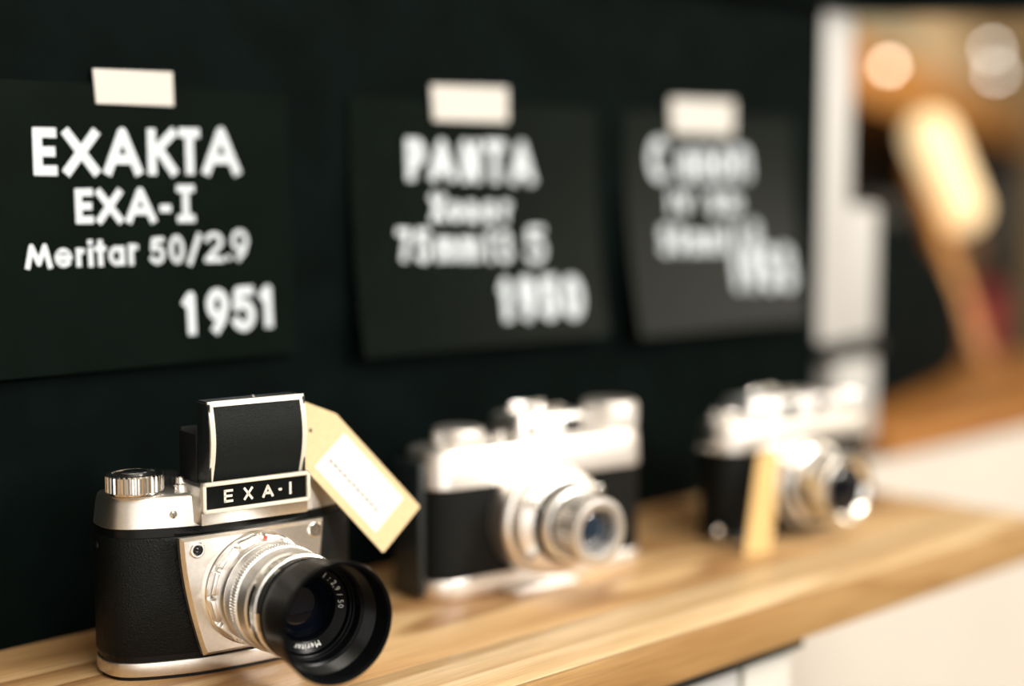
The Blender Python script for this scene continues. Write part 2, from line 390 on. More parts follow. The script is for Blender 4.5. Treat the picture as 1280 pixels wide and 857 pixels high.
S1 = [('E', 291.6, 302.0, 183.2, 201.8), ('X', 304.2, 320.1, 183.2, 201.7), ('A', 321.8, 339.3, 183.3, 202.6), ('K', 341.9, 355.8, 183.3, 202.8), ('T', 356.5, 367.2, 183.6, 203.1), ('A', 368.0, 386.9, 183.5, 204.0), ('E', 308.6, 316.7, 164.4, 178.3), ('X', 317.7, 329.7, 164.2, 178.2), ('A', 330.8, 344.9, 164.1, 178.7), ('-', 346.5, 352.3, 167.9, 172.2), ('I', 354.7, 363.7, 164.2, 179.7), ('M', 286.3, 297.8, 147.2, 157.1), ('e', 298.7, 306.4, 147.5, 155.2), ('r', 307.8, 312.3, 147.4, 155.2), ('i', 312.9, 315.8, 147.2, 158.3), ('t', 316.0, 321.5, 147.2, 158.2), ('a', 322.2, 329.6, 147.3, 155.4), ('r', 331.1, 336.4, 147.2, 156.2), ('5', 341.2, 348.4, 147.2, 158.4), ('0', 350.2, 357.7, 147.2, 159.1), ('/', 358.9, 366.1, 146.2, 159.7), ('2', 367.2, 377.3, 147.2, 160.0), ('.', 378.0, 380.8, 147.6, 150.3), ('9', 380.7, 389.8, 147.3, 160.8), ('1', 355.4, 362.9, 117.0, 135.4), ('9', 366.8, 378.4, 117.0, 136.2), ('5', 379.8, 391.8, 117.1, 136.4), ('1', 394.0, 402.2, 117.7, 136.5)]
make_card('sharpest black sign card with white lettering dated 1951, leftmost on the black wall', 0.248, 0.413, 0.106, 0.2195,
          [S1[0:6], S1[6:11], S1[11:24], S1[24:]], [(.3179, .2252), (.3541, .2256), (.3544, .2118), (.3190, .2116)], [.0040, .0031, .0022, .0040], 0.004)
S2 = [('P', 479.8, 491.9, 181.2, 201.5), ('A', 494.0, 510.8, 181.0, 201.5), ('N', 514.8, 527.7, 180.3, 201.5), ('T', 530.2, 545.1, 180.1, 201.6), ('A', 547.3, 564.9, 179.5, 201.7), ('X', 493.5, 503.6, 161.8, 175.7), ('e', 505.6, 513.9, 161.6, 171.9), ('n', 516.8, 524.4, 161.2, 171.8), ('a', 527.6, 535.9, 161.0, 171.7), ('r', 540.4, 547.6, 161.0, 171.9), ('7', 471.5, 480.4, 143.7, 159.5), ('5', 482.4, 492.6, 142.8, 159.2), ('m', 495.7, 509.0, 142.8, 155.1), ('m', 510.9, 524.3, 142.3, 154.7), ('F', 529.2, 534.2, 141.6, 157.4), ('3', 536.7, 545.9, 141.2, 157.2), ('.', 549.8, 552.9, 141.2, 145.2), ('5', 556.0, 570.2, 140.1, 158.6), ('1', 535.3, 543.4, 111.8, 134.0), ('9', 547.6, 560.6, 111.5, 134.3), ('5', 563.2, 576.5, 111.2, 133.6), ('0', 579.2, 594.8, 110.5, 133.0)]
make_card('blurred black sign card reading 75mm, hung between the two others', 0.4465, 0.612, 0.101, 0.2195,
          [S2[0:5], S2[5:10], S2[10:18], S2[18:]], [(.4955, .2267), (.5459, .2275), (.5461, .2105), (.4970, .2100)], [.0052, .0038, .0034, .0058], 0.010)
S3 = [('C', 653.9, 671.1, 181.4, 205.5), ('a', 679.4, 691.3, 181.5, 199.6), ('n', 696.1, 708.4, 181.5, 199.8), ('o', 712.1, 725.9, 181.5, 200.8), ('n', 729.7, 743.9, 182.0, 201.9), ('|', 669.9, 673.1, 163.5, 176.2), ('V', 676.2, 689.7, 163.3, 176.2), ('S', 703.9, 715.0, 162.9, 176.1), ('b', 720.0, 734.1, 163.5, 176.8), ('5', 659.5, 668.3, 141.1, 157.1), ('0', 670.6, 680.5, 141.2, 157.4), ('m', 683.7, 696.9, 141.0, 153.3), ('m', 699.9, 713.0, 140.9, 153.3), ('F', 717.2, 723.0, 140.9, 157.3), ('|', 728.1, 732.0, 141.1, 157.5), ('.', 735.2, 737.8, 141.2, 143.6), ('8', 739.7, 749.7, 141.0, 158.5), ('1', 722.2, 728.5, 118.6, 142.8), ('9', 732.9, 746.8, 118.0, 143.0), ('5', 749.4, 762.8, 117.2, 143.1), ('3', 766.3, 780.0, 116.9, 143.4)]
make_card('most blurred black sign card, nearest the white post', 0.634, 0.789, 0.098, 0.2195,
          [S3[0:5], S3[5:9], S3[9:17], S3[17:]], [(.6718, .2270), (.7285, .2275), (.7285, .2080), (.6730, .2080)], [.0054, .0040, .0036, .0060], 0.014)

# ================================================================== CAMERA 1 (EXA)
mm = 0.001
def A(*v): return [x * mm for x in v]
exa = thing('vintage_camera', 'sharp black and chrome reflex camera with raised finder hood and black lens hood', 'camera', (0.3214, -0.0851, 0.0), R(-8))
fp = [(0, 0), (-15, 1.6), (-33.5, 8.0), (-40.5, 15.0), (-41, 28), (-37, 36), (57, 36), (61, 28), (60.5, 15), (53.5, 8), (35, 1.6), (20, 0)]
fp = chaikin([(x * mm, y * mm) for x, y in fp], 2)
obj('foot', loft(inset_poly(ccw(fp), .0012), [(0, 0), (.0014, 0)]), M['matblack'], exa)
obj('base_plate', loft(fp, rounded(.0014, .0068, .0006)), M['chrome'], exa)
obj('body_shell', loft(inset_poly(ccw(fp), .0006), [(.0068, 0), (.0560, 0)]), M['black'], exa)
# leather wrap, a hair proud of the shell
obj('leather_covering', loft(inset_poly(ccw(fp), -.0002), rounded(.0092, .0528, .0006)), M['leather'], exa)
obj('top_plate', loft(fp, [(.0560, .0004), (.0563, .0), (.0655, .0013), (.0668, .0018), (.0677, .0028), (.0680, .0042)]), M['chrome'], exa)
bm = lathe([(0, .0014), (.0005, .0014), (.0010, .0008)], 20, centre=(-.0203, -.0001 + .0030, .0612)); obj('screw', bm, M['bright'], exa)
# trapezoid front plate with bowed sides
def plate_outline(ins=0.0):
    pts = []; cx = .0091
    for i in range(13):
        k = i / 12; z = .0531 - (.0531 - .0085) * k
        hw = .0294 - .0085 * (k ** 1.7)
        pts.append((cx - hw + ins, z - ins if i == 0 else (z + ins if i == 12 else z)))
    rt = [(2 * cx - x, z) for x, z in pts][::-1]
    return pts + rt
bm = bmesh.new(); L0 = plate_outline(0); L1 = plate_outline(.0012)
r0 = ring_loop(bm, [(x, .0004, z) for x, z in L0]); r1 = ring_loop(bm, [(x, -.0018, z) for x, z in L0]); r2 = ring_loop(bm, [(x, -.0032, z) for x, z in L1])
bridge(bm, r0, r1); bridge(bm, r1, r2); bm.faces.new(r2); bmesh.ops.recalc_face_normals(bm, faces=bm.faces)
fpz = obj('front_plate', bm, M['chrome'], exa, sharp=25)
for u_, z_ in ((-.0142, .0484), (.0343, .0495)):
    s = obj('flash_socket', lathe([(0, .0030), (.0006, .0030), (.0009, .0026), (.0009, .0020), (.0002, .0018)], 28, centre=(u_, -.0031, z_), caps=(True, True)), M['bright'], exa)
    obj('socket_core', lathe([(0, .0017), (.0005, .0017), (.0005, .0009), (.0001, .0008), (.0001, .0005), (.0007, .0004)], 20, centre=(u_, -.0032, z_)), M['matblack'] if u_ < 0 else M['bright'], s)
LC = (.0091, 0, .0312)
def ring_part(name, prof, m, parent=exa, **k): return obj(name, lathe([(a * mm, b * mm) for a, b in prof], centre=LC, **k), m, parent, sharp=28)
ring_part('mount_flange', [(2.8, 21.3), (4.6, 21.3), (5.2, 20.8), (5.4, 19.6), (5.4, 17)], M['bright'], n=96, caps=(False, False))
ring_part('mount_groove', [(5.0, 18.2), (9, 18.2)], M['alu'], n=64, caps=(False, False))
# bayonet ring: scalloped index blocks round the flange
bl = None
for a in range(15, 375, 30):
    mt = Matrix.Translation(Vector(LC)) @ Matrix.Rotation(R(-a), 4, 'Y') @ Matrix.Translation((.0196, 0, 0))
    if bl is None: bl = obj('bayonet_lug', box(-.0022, .0008, -.0088, -.0052, -.0042, .0042, bev=.0005), M['alu'], exa, sharp=25)
    else: bl = bl.copy(); COL.objects.link(bl)
    bl.matrix_local = mt
ring_part('barrel_base', [(8.0, 17.0), (8.3, 18.8), (9.5, 19.2), (14.5, 19.2), (15.2, 18.9), (15.6, 18.2)], M['alu'], n=96, caps=(False, False))
ring_part('aperture_ring', [(15.6, 18.2), (15.9, 18.9), (16.4, 19.3), (20.6, 19.3), (20.9, 18.6)], M['alu'], kn=90, knurl=(), caps=(False, False))
ring_part('knurled_ring', [(20.9, 18.4), (21.2, 19.2), (21.3, 19.5), (24.5, 19.5), (24.7, 19.2), (25.1, 18.6)], M['alu'], kn=110, knurl=(2, 3), amp=.00022, caps=(False, False))
ring_part('focus_ring', [(25.1, 18.5), (25.5, 19.0), (31.2, 19.0), (31.8, 18.6), (32.2, 18.1)], M['alu'], n=96, caps=(False, False))
ring_part('distance_ring', [(32.2, 18.1), (32.5, 18.6), (35.2, 18.7), (35.6, 18.8), (38.2, 18.8), (38.4, 18.4), (41.5, 18.0)], M['bright'], kn=120, knurl=(3, 4), amp=.0002, caps=(False, False))
tag(obj('index_dot', lathe([(0, .0012), (.0004, .0011)], 16, centre=(.0150, -.0088, .0500)), M['engrave'], exa), 'white index dot')
d = obj('index_dot', lathe([(0, .0008), (.0004, .0007)], 16, centre=(.0105, -.0088, .0508)), M['red'], exa)
# black hood
ring_part('lens_hood', [(41.2, 17.6), (41.3, 18.6), (42.4, 18.8), (43.2, 18.4), (44.0, 18.7), (47.5, 19.3), (62.6, 21.3), (63.6, 21.5), (64.2, 21.3), (64.3, 20.7),
          (63.6, 20.1), (50.0, 18.3), (49.6, 17.4), (46.0, 17.2), (45.8, 16.6), (44.8, 16.5), (44.6, 16.0), (41.2, 15.8)], M['hoodblack'], n=128, closed=True)
bm = bmesh.new()
for k in range(7):
    t0 = 50.6 + k * .95
    lathe([((t0) * mm, (18.42 + k * .125) * mm), ((t0 + .25) * mm, (18.10 + k * .125) * mm), ((t0 + .5) * mm, (18.48 + k * .125) * mm)], 96, bm=bm, centre=LC, caps=(False, False))
obj('hood_thread', bm, M['black'], exa)
ring_part('name_ring', [(41.4, 15.8), (43.4, 15.6), (43.5, 15.2), (41.9, 11.6), (41.2, 11.4), (40.0, 11.3)], M['hoodblack'], n=96, caps=(False, False))
ring_part('front_lens', [(39.0, 11.4), (39.9, 11.2), (41.0, 9.6), (41.9, 7.2), (42.5, 4.2), (42.75, 1.5), (42.8, .3)], M['glass'], n=64, caps=(True, True))
# engraved lettering round the name ring
def font_mesh(txt, size, spacing=1.0):
    cu = bpy.data.curves.new('f', 'FONT'); cu.body = txt; cu.size = size; cu.align_x = 'CENTER'; cu.space_character = spacing; cu.resolution_u = 2
    ob = bpy.data.objects.new('f', cu); COL.objects.link(ob)
    dg = bpy.context.evaluated_depsgraph_get(); me = bpy.data.meshes.new_from_object(ob.evaluated_get(dg))
    bpy.data.objects.remove(ob); bpy.data.curves.remove(cu); return me
def ring_text(bm, txt, mid_deg, r_base, size, t_base, slope, spacing=1.25):
    me = font_mesh(txt, size, spacing); n0 = len(bm.verts); bm.from_mesh(me); bm.verts.ensure_lookup_table()
    for v in bm.verts[n0:]:
        x, y = v.co.x, v.co.y; r = r_base + y; a = R(mid_deg) - x / r_base
        v.co = Vector((LC[0] + r * math.cos(a), -(t_base + slope * y) - .00006, LC[2] + r * math.sin(a)))
    bpy.data.meshes.remove(me)
bm = bmesh.new()
ring_text(bm, 'Meritar', 268, .0124, .0026, .04227, .444)
ring_text(bm, '1 : 2,9 / 50', 28, .0124, .0026, .04227, .444)
ring_text(bm, 'V', 160, .0124, .0026, .04227, .444)
bmesh.ops.recalc_face_normals(bm, faces=bm.faces)
tag(obj('engraving', bm, M['engrave'], exa), 'white engraved letters round the lens')
# viewfinder block with nameplate
bm = bmesh.new(); add_box(bm, *A(-12.9, 31.0, -4.6, 22, 57.0, 71.2), bev=.0008)
blk = obj('finder_block', bm, M['chrome'], exa)
bm = bmesh.new()
x0, x1, z0, z1, w = -12.9 * mm, 31.0 * mm, 61.6 * mm, 72.9 * mm, 1.45 * mm
for a in ((x0, x1, z1 - w, z1), (x0, x1, z0, z0 + w), (x0, x0 + w, z0, z1), (x1 - w, x1, z0, z1)):
    add_box(bm, a[0], a[1], -.0064, -.0040, a[2], a[3], bev=.0004)
np_ = obj('nameplate_frame', bm, M['creamframe'], exa)
npl = obj('nameplate', box(x0 + w * .8, x1 - w * .8, -.0054, -.0040, z0 + w * .8, z1 - w * .8), M['black'], exa)
tb = [('E', -4.3, -.6, 64.9, 69.6), ('X', 3.6, 7.4, 64.9, 69.6), ('A', 11.2, 15.8, 64.9, 69.6), ('-', 17.9, 19.3, 66.7, 67.8), ('|', 22.1, 23.6, 64.9, 69.6)]
tb = [(c, a * mm, b * mm, d_ * mm, e * mm) for c, a, b, d_, e in tb]
tag(obj('lettering', write(tb, .00088, lambda x, z, l: (x, -.0054 - .0002 * l, z), cap=.45), M['namelet'], npl), 'silver raised letters on black')
# raised waist-level finder: bowed front cover, side flaps and rear flap
def bow(z): 
    k = (z - .0725) / (.1020 - .0725); return -(.0025 + .0030 * math.sin(math.pi * min(1, max(0, k))) ** 1.0 + .0008 * k)
def bowed(x0, x1, z0, z1, f, b, n=12):
    bm = bmesh.new(); rows = []
    for i in range(n + 1):
        z = z0 + (z1 - z0) * i / n; y = bow(z)
        rows.append([bm.verts.new((x0, y - f, z)), bm.verts.new((x1, y - f, z)), bm.verts.new((x1, y + b, z)), bm.verts.new((x0, y + b, z))])
    for i in range(n): bridge(bm, rows[i], rows[i + 1])
    bm.faces.new(rows[0][::-1]); bm.faces.new(rows[-1]); bmesh.ops.recalc_face_normals(bm, faces=bm.faces)
    return bm
hx0, hx1, hz0, hz1 = -.0094, .0297, .0722, .1020
def join(*bms):
    out = bmesh.new()
    for b in bms:
        me = bpy.data.meshes.new('t'); b.to_mesh(me); b.free(); out.from_mesh(me); bpy.data.meshes.remove(me)
    return out
fw = .0019
cover = obj('hood_cover', bowed(hx0 + .0003, hx1 - .0003, hz0, hz1 - .0003, 0, .0008), M['darkgrey'], exa)
obj('cover_frame', join(bowed(hx0, hx0 + fw, hz0, hz1, .0007, .0004), bowed(hx1 - fw, hx1, hz0, hz1, .0007, .0004), bowed(hx0, hx1, hz1 - fw, hz1, .0007, .0004, 2)), M['creamframe'], cover, sharp=40)
obj('leather_insert', bowed(hx0 + fw * .9, hx1 - fw * .9, hz0, hz1 - fw * .9, .0004, .0), M['hood_leather'], cover)
for x0 in (hx0, hx1 - .0007):
    obj('side_flap', join(*[box(x0, x0 + .0007, bow(.087) - .0004 + 0.0012, .0050, .0722, .1012, bev=.0003)]), M['darkgrey'], exa)
obj('hood_roof', box(hx0 + .0006, hx1 - .0006, -.0036, .0050, .1008, .1018, bev=.0002), M['darkgrey'], exa)
obj('hood_catch', lathe([(0, .0010), (.0006, .0010), (.0011, .0005)], 16, centre=(.0104, -.0008, .1017), axis='Z'), M['bright'], exa)
obj('rear_flap', box(-.0088, .0275, .0200, .0208, .0680, .0900, bev=.0002), M['matblack'], exa)
for x0 in (-.0098, .0272):
    obj('side_screen', box(x0, x0 + .0006, .0052, .0198, .0680, .0890, bev=.0002), M['matblack'], exa)
# winding knob, release, rear dial
kn = obj('winding_knob', lathe([(0, .0095), (.0006, .0098), (.0009, .0104), (.0066, .0104), (.0071, .0099), (.0071, .0085), (.0066, .0080), (.0066, .0052)], kn=34, knurl=(2, 3), amp=.00022, centre=(-.0290, .0170, .0682), axis='Z'), M['bright'], exa, sharp=25)
obj('knob_disc', lathe([(0, .0050), (.0010, .0050), (.0013, .0044), (.0013, .0001)], 40, centre=(-.0290, .0170, .0747), axis='Z'), M['bright'], kn)
obj('knob_recess', lathe([(0, .0079), (.0002, .0079), (.0002, .0050)], 40, centre=(-.0290, .0170, .0748), axis='Z'), M['matblack'], kn)
rb = obj('release_button', lathe([(0, .0030), (.0022, .0028), (.0026, .0020), (.0048, .0020), (.0052, .0016)], 28, centre=(-.0128, .0130, .0678), axis='Z'), M['bright'], exa)
obj('speed_dial', lathe([(0, .0058), (.0040, .0058), (.0044, .0052), (.0046, .0020)], 40, centre=(-.0125, .0270, .0678), axis='Z'), M['matblack'], exa)
obj('rewind_knob', lathe([(0, .0085), (.0040, .0085), (.0044, .0080), (.0044, .0002)], kn=30, knurl=(0, 1), amp=.0002, centre=(.0450, .0190, .0678), axis='Z'), M['chrome'], exa)
obj('strap_lug', lathe([(-.0012, .0010), (-.0006, .0016), (.0016, .0016)], 16, centre=(-.0400, .0240, .0490), axis='X'), M['darkgrey'], exa)
obj('strap_lug', lathe([(-.0006, .0018), (.0008, .0018), (.0010, .0012), (.0030, .0012)], 16, centre=(.0605, .0240, .0490), axis='X'), M['bright'], exa)

# ------------------------------------------------------------------ price tag hanging from camera 1
B0 = Vector((50.21, 7.33, 91.22)) * mm          # local frame: y = -v
e1 = Vector((.62, -.2045, -.757)).normalized(); e2 = Vector((-.783, -.161, -.598)).normalized(); e3 = e1.cross(e2).normalized()
if e3.y > 0: e3 = -e3
ptag = thing('price_tag', 'manila price tag with white label hanging beside the raised finder hood', 'tag', (0.3214, -0.0851, 0.0), R(-8))
# move the empty onto the tag itself
org = Matrix.Rotation(R(-8), 4, 'Z') @ B0; ptag.location = Vector((0.3214, -0.0851, 0.0)) + org
def T(s, t_, h=0.0): return e1 * s * mm + e2 * t_ * mm + e3 * h * mm
def slab(bm, pts, h0, h1):
    a = ring_loop(bm, [T(s, t_, h0) for s, t_ in pts]); b = ring_loop(bm, [T(s, t_, h1) for s, t_ in pts])
    bridge(bm, a, b); bm.faces.new(b); bm.faces.new(a[::-1]); bmesh.ops.recalc_face_normals(bm, faces=bm.faces); return bm
def round_poly(p, r):
    out = []
    for i in range(len(p)):
        a, b, c = Vector(p[i - 1]), Vector(p[i]), Vector(p[(i + 1) % len(p)])
        u0 = (a - b).normalized() * r; u1 = (c - b).normalized() * r
        for k in range(5):
            q = k / 4; out.append(tuple((b + u0) * (1 - q) ** 2 + b * 2 * q * (1 - q) + (b + u1) * q * q))
    return out
tagpoly = round_poly([(0, 0), (51.3, 0), (51.3, 25.4), (0, 25.4), (-13, 18.6), (-13, 6.8)], .9)
obj('card', slab(bmesh.new(), tagpoly, -.15, .15), M['kraft'], ptag)
obj('label', slab(bmesh.new(), round_poly([(7.5, 3), (43.6, 3), (43.6, 22), (7.2, 22)], .8), .16, .24), M['label'], ptag)
bm = bmesh.new()
for i in range(11):
    s0 = 10.2 + i * 2.65; hgt = random.choice([.75, 1.0, .9]); t0 = 15.2 + random.uniform(-.15, .15)
    slab(bm, [(s0, t0 - hgt), (s0 + .45, t0 - hgt), (s0 + .45, t0 + hgt), (s0, t0 + hgt)], .245, .26)
    slab(bm, [(s0, t0 - .2), (s0 + 1.9, t0 - .35), (s0 + 1.9, t0 + .35), (s0, t0 + .35)], .245, .262)
tag(obj('print', bm, M['ink'], ptag), 'row of small grey printed marks')
bm = bmesh.new(); slab(bm, [(-3.3 + .8 * math.cos(k * math.pi / 8), 12.9 + .8 * math.sin(k * math.pi / 8)) for k in range(16)], .155, .17); obj('hole', bm, M['matblack'], ptag)
def tube(pts, r, n=8):
    bm = bmesh.new(); prev = None; first = None
    for i, p in enumerate(pts):
        d = (Vector(pts[min(i + 1, len(pts) - 1)]) - Vector(pts[max(i - 1, 0)])).normalized()
        up = Vector((0, 0, 1)) if abs(d.z) < .9 else Vector((1, 0, 0)); a = d.cross(up).normalized(); b = d.cross(a)
        loop = [bm.verts.new(Vector(p) + a * r * math.cos(2 * math.pi * k / n) + b * r * math.sin(2 * math.pi * k / n)) for k in range(n)]
        if prev: bridge(bm, prev, loop)
        else: first = loop
        prev = loop
    bm.faces.new(prev); bm.faces.new(first[::-1]); bmesh.ops.recalc_face_normals(bm, faces=bm.faces); return bm
def spline(P, n=8):
    out = []
    for i in range(len(P) - 1):
        p0, p1, p2, p3 = [Vector(P[max(0, min(len(P) - 1, j))]) for j in (i - 1, i, i + 1, i + 2)]
        for k in range(n):
            t_ = k / n; out.append(.5 * ((2 * p1) + (-p0 + p2) * t_ + (2 * p0 - 5 * p1 + 4 * p2 - p3) * t_ ** 2 + (-p0 + 3 * p1 - 3 * p2 + p3) * t_ ** 3))
    out.append(Vector(P[-1])); return out
hole = T(-3.3, 12.9, .1)
lug = Vector((.0625, .0240, .0490)) - B0
obj('string', tube(spline([hole, hole + Vector((.002, .005, .002)), hole + Vector((.010, .014, -.010)), lug + Vector((0, 0, .006)), lug]), .0003), M['thread'], ptag)
# ================================================================== CAMERA 2
c2 = thing('vintage_camera', 'blurred chrome and black camera with big stepped silver lens, standing between the two others', 'camera', (0.4589, -0.0741, 0.0), R(-8))
def stadium(x0, x1, y0, y1, r, n=8):
    p = []
    for cx_, cy_, a0 in ((x1 - r, y1 - r, 0), (x0 + r, y1 - r, 90), (x0 + r, y0 + r, 180), (x1 - r, y0 + r, 270)):
        for k in range(n + 1):
            a = R(a0 + 90 * k / n); p.append((cx_ + r * math.cos(a), cy_ + r * math.sin(a)))
    return p
f2 = stadium(-.0245, .0990, .0, .031, .0135)
obj('base_plate', loft(f2, rounded(0, .0095, .0015)), M['matte_silver'], c2)
obj('body_leather', loft(inset_poly(f2, .0007), [(.0095, 0), (.0495, 0)]), M['leather'], c2)
obj('lit_side_strip', loft(stadium(-.0262, -.0225, .008, .0300, .0015, 3), rounded(.002, .060, .0008)), M['darkgrey'], c2)  # grey strip standing in for light caught on the body's left end
obj('top_plate', loft(f2, [(.0490, .0003), (.0493, 0), (.0630, .0006), (.0650, .0014), (.0660, .0034)]), M['matte_silver'], c2)
hump = stadium(.0240, .0640, .004, .0290, .004)
hs = obj('finder_housing', loft(hump, [(.0655, 0), (.0740, .0008), (.0760, .0018), (.0768, .0035)]), M['matte_silver'], c2)
obj('finder_window', box(.0500, .0600, .0035, .0050, .0680, .0740, bev=.0005), M['glass'], hs)
obj('finder_window', box(.0290, .0340, .0035, .0050, .0690, .0735, bev=.0005), M['glass'], hs)
obj('accessory_shoe', join(box(.0340, .0530, .0090, .0115, .0765, .0800, bev=.0003), box(.0340, .0530, .0235, .0260, .0765, .0800, bev=.0003)), M['bright'], hs)
k2 = obj('rewind_knob', lathe([(0, .0100), (.0008, .0112), (.0068, .0112), (.0078, .0104), (.0082, .0060), (.0082, .0001)], kn=36, knurl=(1, 2), amp=.0003, centre=(-.0005, .0155, .0655), axis='Z'), M['matte_silver'], c2)
obj('frame_counter', lathe([(0, .0050), (.0020, .0050), (.0024, .0044)], 32, centre=(.0170, .0165, .0658), axis='Z'), M['matte_silver'], c2)
obj('release_button', lathe([(0, .0032), (.0050, .0030), (.0056, .0024)], 24, centre=(.0180, .0090, .0658), axis='Z'), M['bright'], c2)
k3 = obj('winding_knob', lathe([(0, .0115), (.0010, .0128), (.0115, .0128), (.0128, .0118), (.0130, .0060), (.0130, .0001)], kn=40, knurl=(1, 2), amp=.0003, centre=(.0865, .0155, .0655), axis='Z'), M['matte_silver'], c2)
L2 = (.0310, 0, .0330)
def l2(name, prof, m, **k): return obj(name, lathe([(a * mm, b * mm) for a, b in prof], centre=L2, **k), m, c2, sharp=28)
l2('shutter_housing', [(-1, 25.6), (9.5, 25.6), (11.0, 24.8), (11.8, 23.6), (12.2, 22.4)], M['matte_silver'], n=96, caps=(False, False))
l2('speed_ring', [(12.2, 22.4), (12.5, 23.4), (17.5, 23.4), (18.6, 22.6), (19.4, 20.6), (20.2, 18.2), (20.6, 17.6)], M['matte_silver'], kn=60, knurl=(1, 2), amp=.0002, caps=(False, False))
l2('aperture_scale', [(20.6, 17.6), (20.8, 16.6), (24.0, 16.4)], M['darkgrey'], n=64, caps=(False, False))
l2('front_barrel', [(20.6, 16.2), (27.0, 16.2), (28.0, 15.6), (28.4, 14.4)], M['alu'], n=96, caps=(False, False))
l2('barrel_groove', [(28.0, 14.4), (32.0, 14.2)], M['matblack'], n=64, caps=(False, False))
l2('focus_ring', [(31.0, 13.2), (31.3, 14.6), (43.5, 14.6), (44.6, 14.0), (45.0, 12.6), (44.4, 9.6), (41.5, 9.0), (38.0, 8.8)], M['matte_silver'], kn=40, knurl=(1, 2), amp=.0003, caps=(False, False))
l2('front_lens', [(36.5, 9.6), (38.0, 9.2), (39.4, 7.2), (40.2, 4.2), (40.5, .3)], M['blueglass'], n=48, caps=(True, True))
bl = None
for a in (35, 150, 215, 330):
    mt = Matrix.Translation(Vector(L2)) @ Matrix.Rotation(R(-a), 4, 'Y') @ Matrix.Translation((.0205, -.0195, 0))
    if bl is None: bl = obj('shutter_lever', box(-.002, .003, -.004, .002, -.0016, .0016, bev=.0005), M['bright'], c2)
    else: bl = bl.copy(); COL.objects.link(bl)
    bl.matrix_local = mt
f2b = stadium(.012, .050, -.010, .0005, .004)
obj('lens_foot', loft(f2b, rounded(0.0, .0032, .0008)), M['matte_silver'], c2)

# ================================================================== CAMERA 3
c3 = thing('vintage_camera', 'most blurred chrome rangefinder camera, nearest the white post', 'camera', (0.643, -0.0937, 0.0), R(-8))
f3 = stadium(-.0290, .0800, .0, .029, .0135)
obj('base_plate', loft(f3, rounded(0, .0040, .001)), M['darkgrey'], c3)
obj('body_leather', loft(inset_poly(f3, .0005), [(.0040, 0), (.0465, 0)]), M['leather'], c3)
obj('top_plate', loft(f3, [(.0460, .0003), (.0463, 0), (.0570, .0004), (.0590, .0014), (.0600, .0034)]), M['chrome'], c3)
rf = obj('rangefinder_housing', loft(stadium(-.010, .0490, .003, .0270, .004), [(.0595, 0), (.0680, .0008), (.0700, .0018), (.0708, .0035)]), M['alu'], c3)
for x0, x1, z0, z1 in ((.0380, .0450, .0620, .0680), (.0140, .0220, .0610, .0690), (-.0060, -.0010, .0625, .0670)):
    obj('rangefinder_window', box(x0, x1, .0024, .0036, z0, z1, bev=.0005), M['glass'], rf)
obj('accessory_shoe', join(box(.0080, .0260, .0070, .0095, .0705, .0735, bev=.0003), box(.0080, .0260, .0215, .0240, .0705, .0735, bev=.0003)), M['bright'], rf)
def knob(name, x, y, z, r, h, m='bright', n=28): return obj(name, lathe([(0, r * .9), (h * .1, r), (h * .82, r), (h * .95, r * .9), (h, r * .6), (h, .0001)], kn=n, knurl=(1, 2), amp=.0003, centre=(x, y, z), axis='Z'), M[m], c3)
knob('rewind_knob', -.0165, .0140, .0595, .0075, .0070)
knob('speed_dial', .0570, .0120, .0595, .0070, .0090)
knob('winding_knob', .0700, .0150, .0595, .0088, .0110)
obj('release_button', lathe([(0, .0028), (.0050, .0026), (.0056, .0018)], 24, centre=(.0600, .0030, .0597), axis='Z'), M['bright'], c3)
obj('slow_speed_dial', lathe([(0, .0055), (.0030, .0055), (.0036, .0045), (.0038, .0004)], kn=24, knurl=(0, 1), amp=.0003, centre=(.0020, -.0002, .0440)), M['bright'], c3)
obj('strap_lug', lathe([(-.0040, .0014), (-.0006, .0014), (-.0004, .0024), (.0006, .0024)], 16, centre=(-.0292, .0120, .0480), axis='X'), M['bright'], c3)
obj('strap_lug', lathe([(-.0006, .0024), (.0004, .0024), (.0006, .0014), (.0040, .0014)], 16, centre=(.0802, .0120, .0480), axis='X'), M['bright'], c3)
obj('latch_key', lathe([(0, .0022), (.0012, .0022), (.0018, .0016)], 16, centre=(-.0330, .0030, .0070)), M['bright'], c3)
L3 = (.0240, 0, .0270)
def l3(name, prof, m, **k): return obj(name, lathe([(a * mm, b * mm) for a, b in prof], centre=L3, **k), m, c3, sharp=28)
l3('lens_mount', [(-1, 22.5), (2.5, 22.5), (3.5, 21.8), (3.8, 19)], M['alu'], n=72, caps=(False, False))
l3('focus_ring', [(3.6, 19.5), (4.0, 20.4), (11.0, 20.4), (11.6, 19.6), (12, 18)], M['bright'], kn=48, knurl=(1, 2), amp=.0003, caps=(False, False))
l3('lens_barrel', [(11.5, 17.6), (24.0, 17.2), (24.6, 16.4)], M['alu'], n=72, caps=(False, False))
l3('aperture_ring', [(24.2, 16.2), (24.6, 18.4), (31.5, 18.4), (32.4, 17.6), (32.6, 15.6), (31.4, 14.8), (29.5, 11.8)], M['bright'], kn=44, knurl=(1, 2), amp=.0003, caps=(False, False))
l3('name_ring', [(31.0, 14.6), (29.4, 11.4)], M['hoodblack'], n=48, caps=(False, False))
l3('front_lens', [(28.0, 11.8), (29.4, 11.4), (31.0, 8.0), (31.8, 4.2), (32.0, .3)], M['glass'], n=48, caps=(True, True))
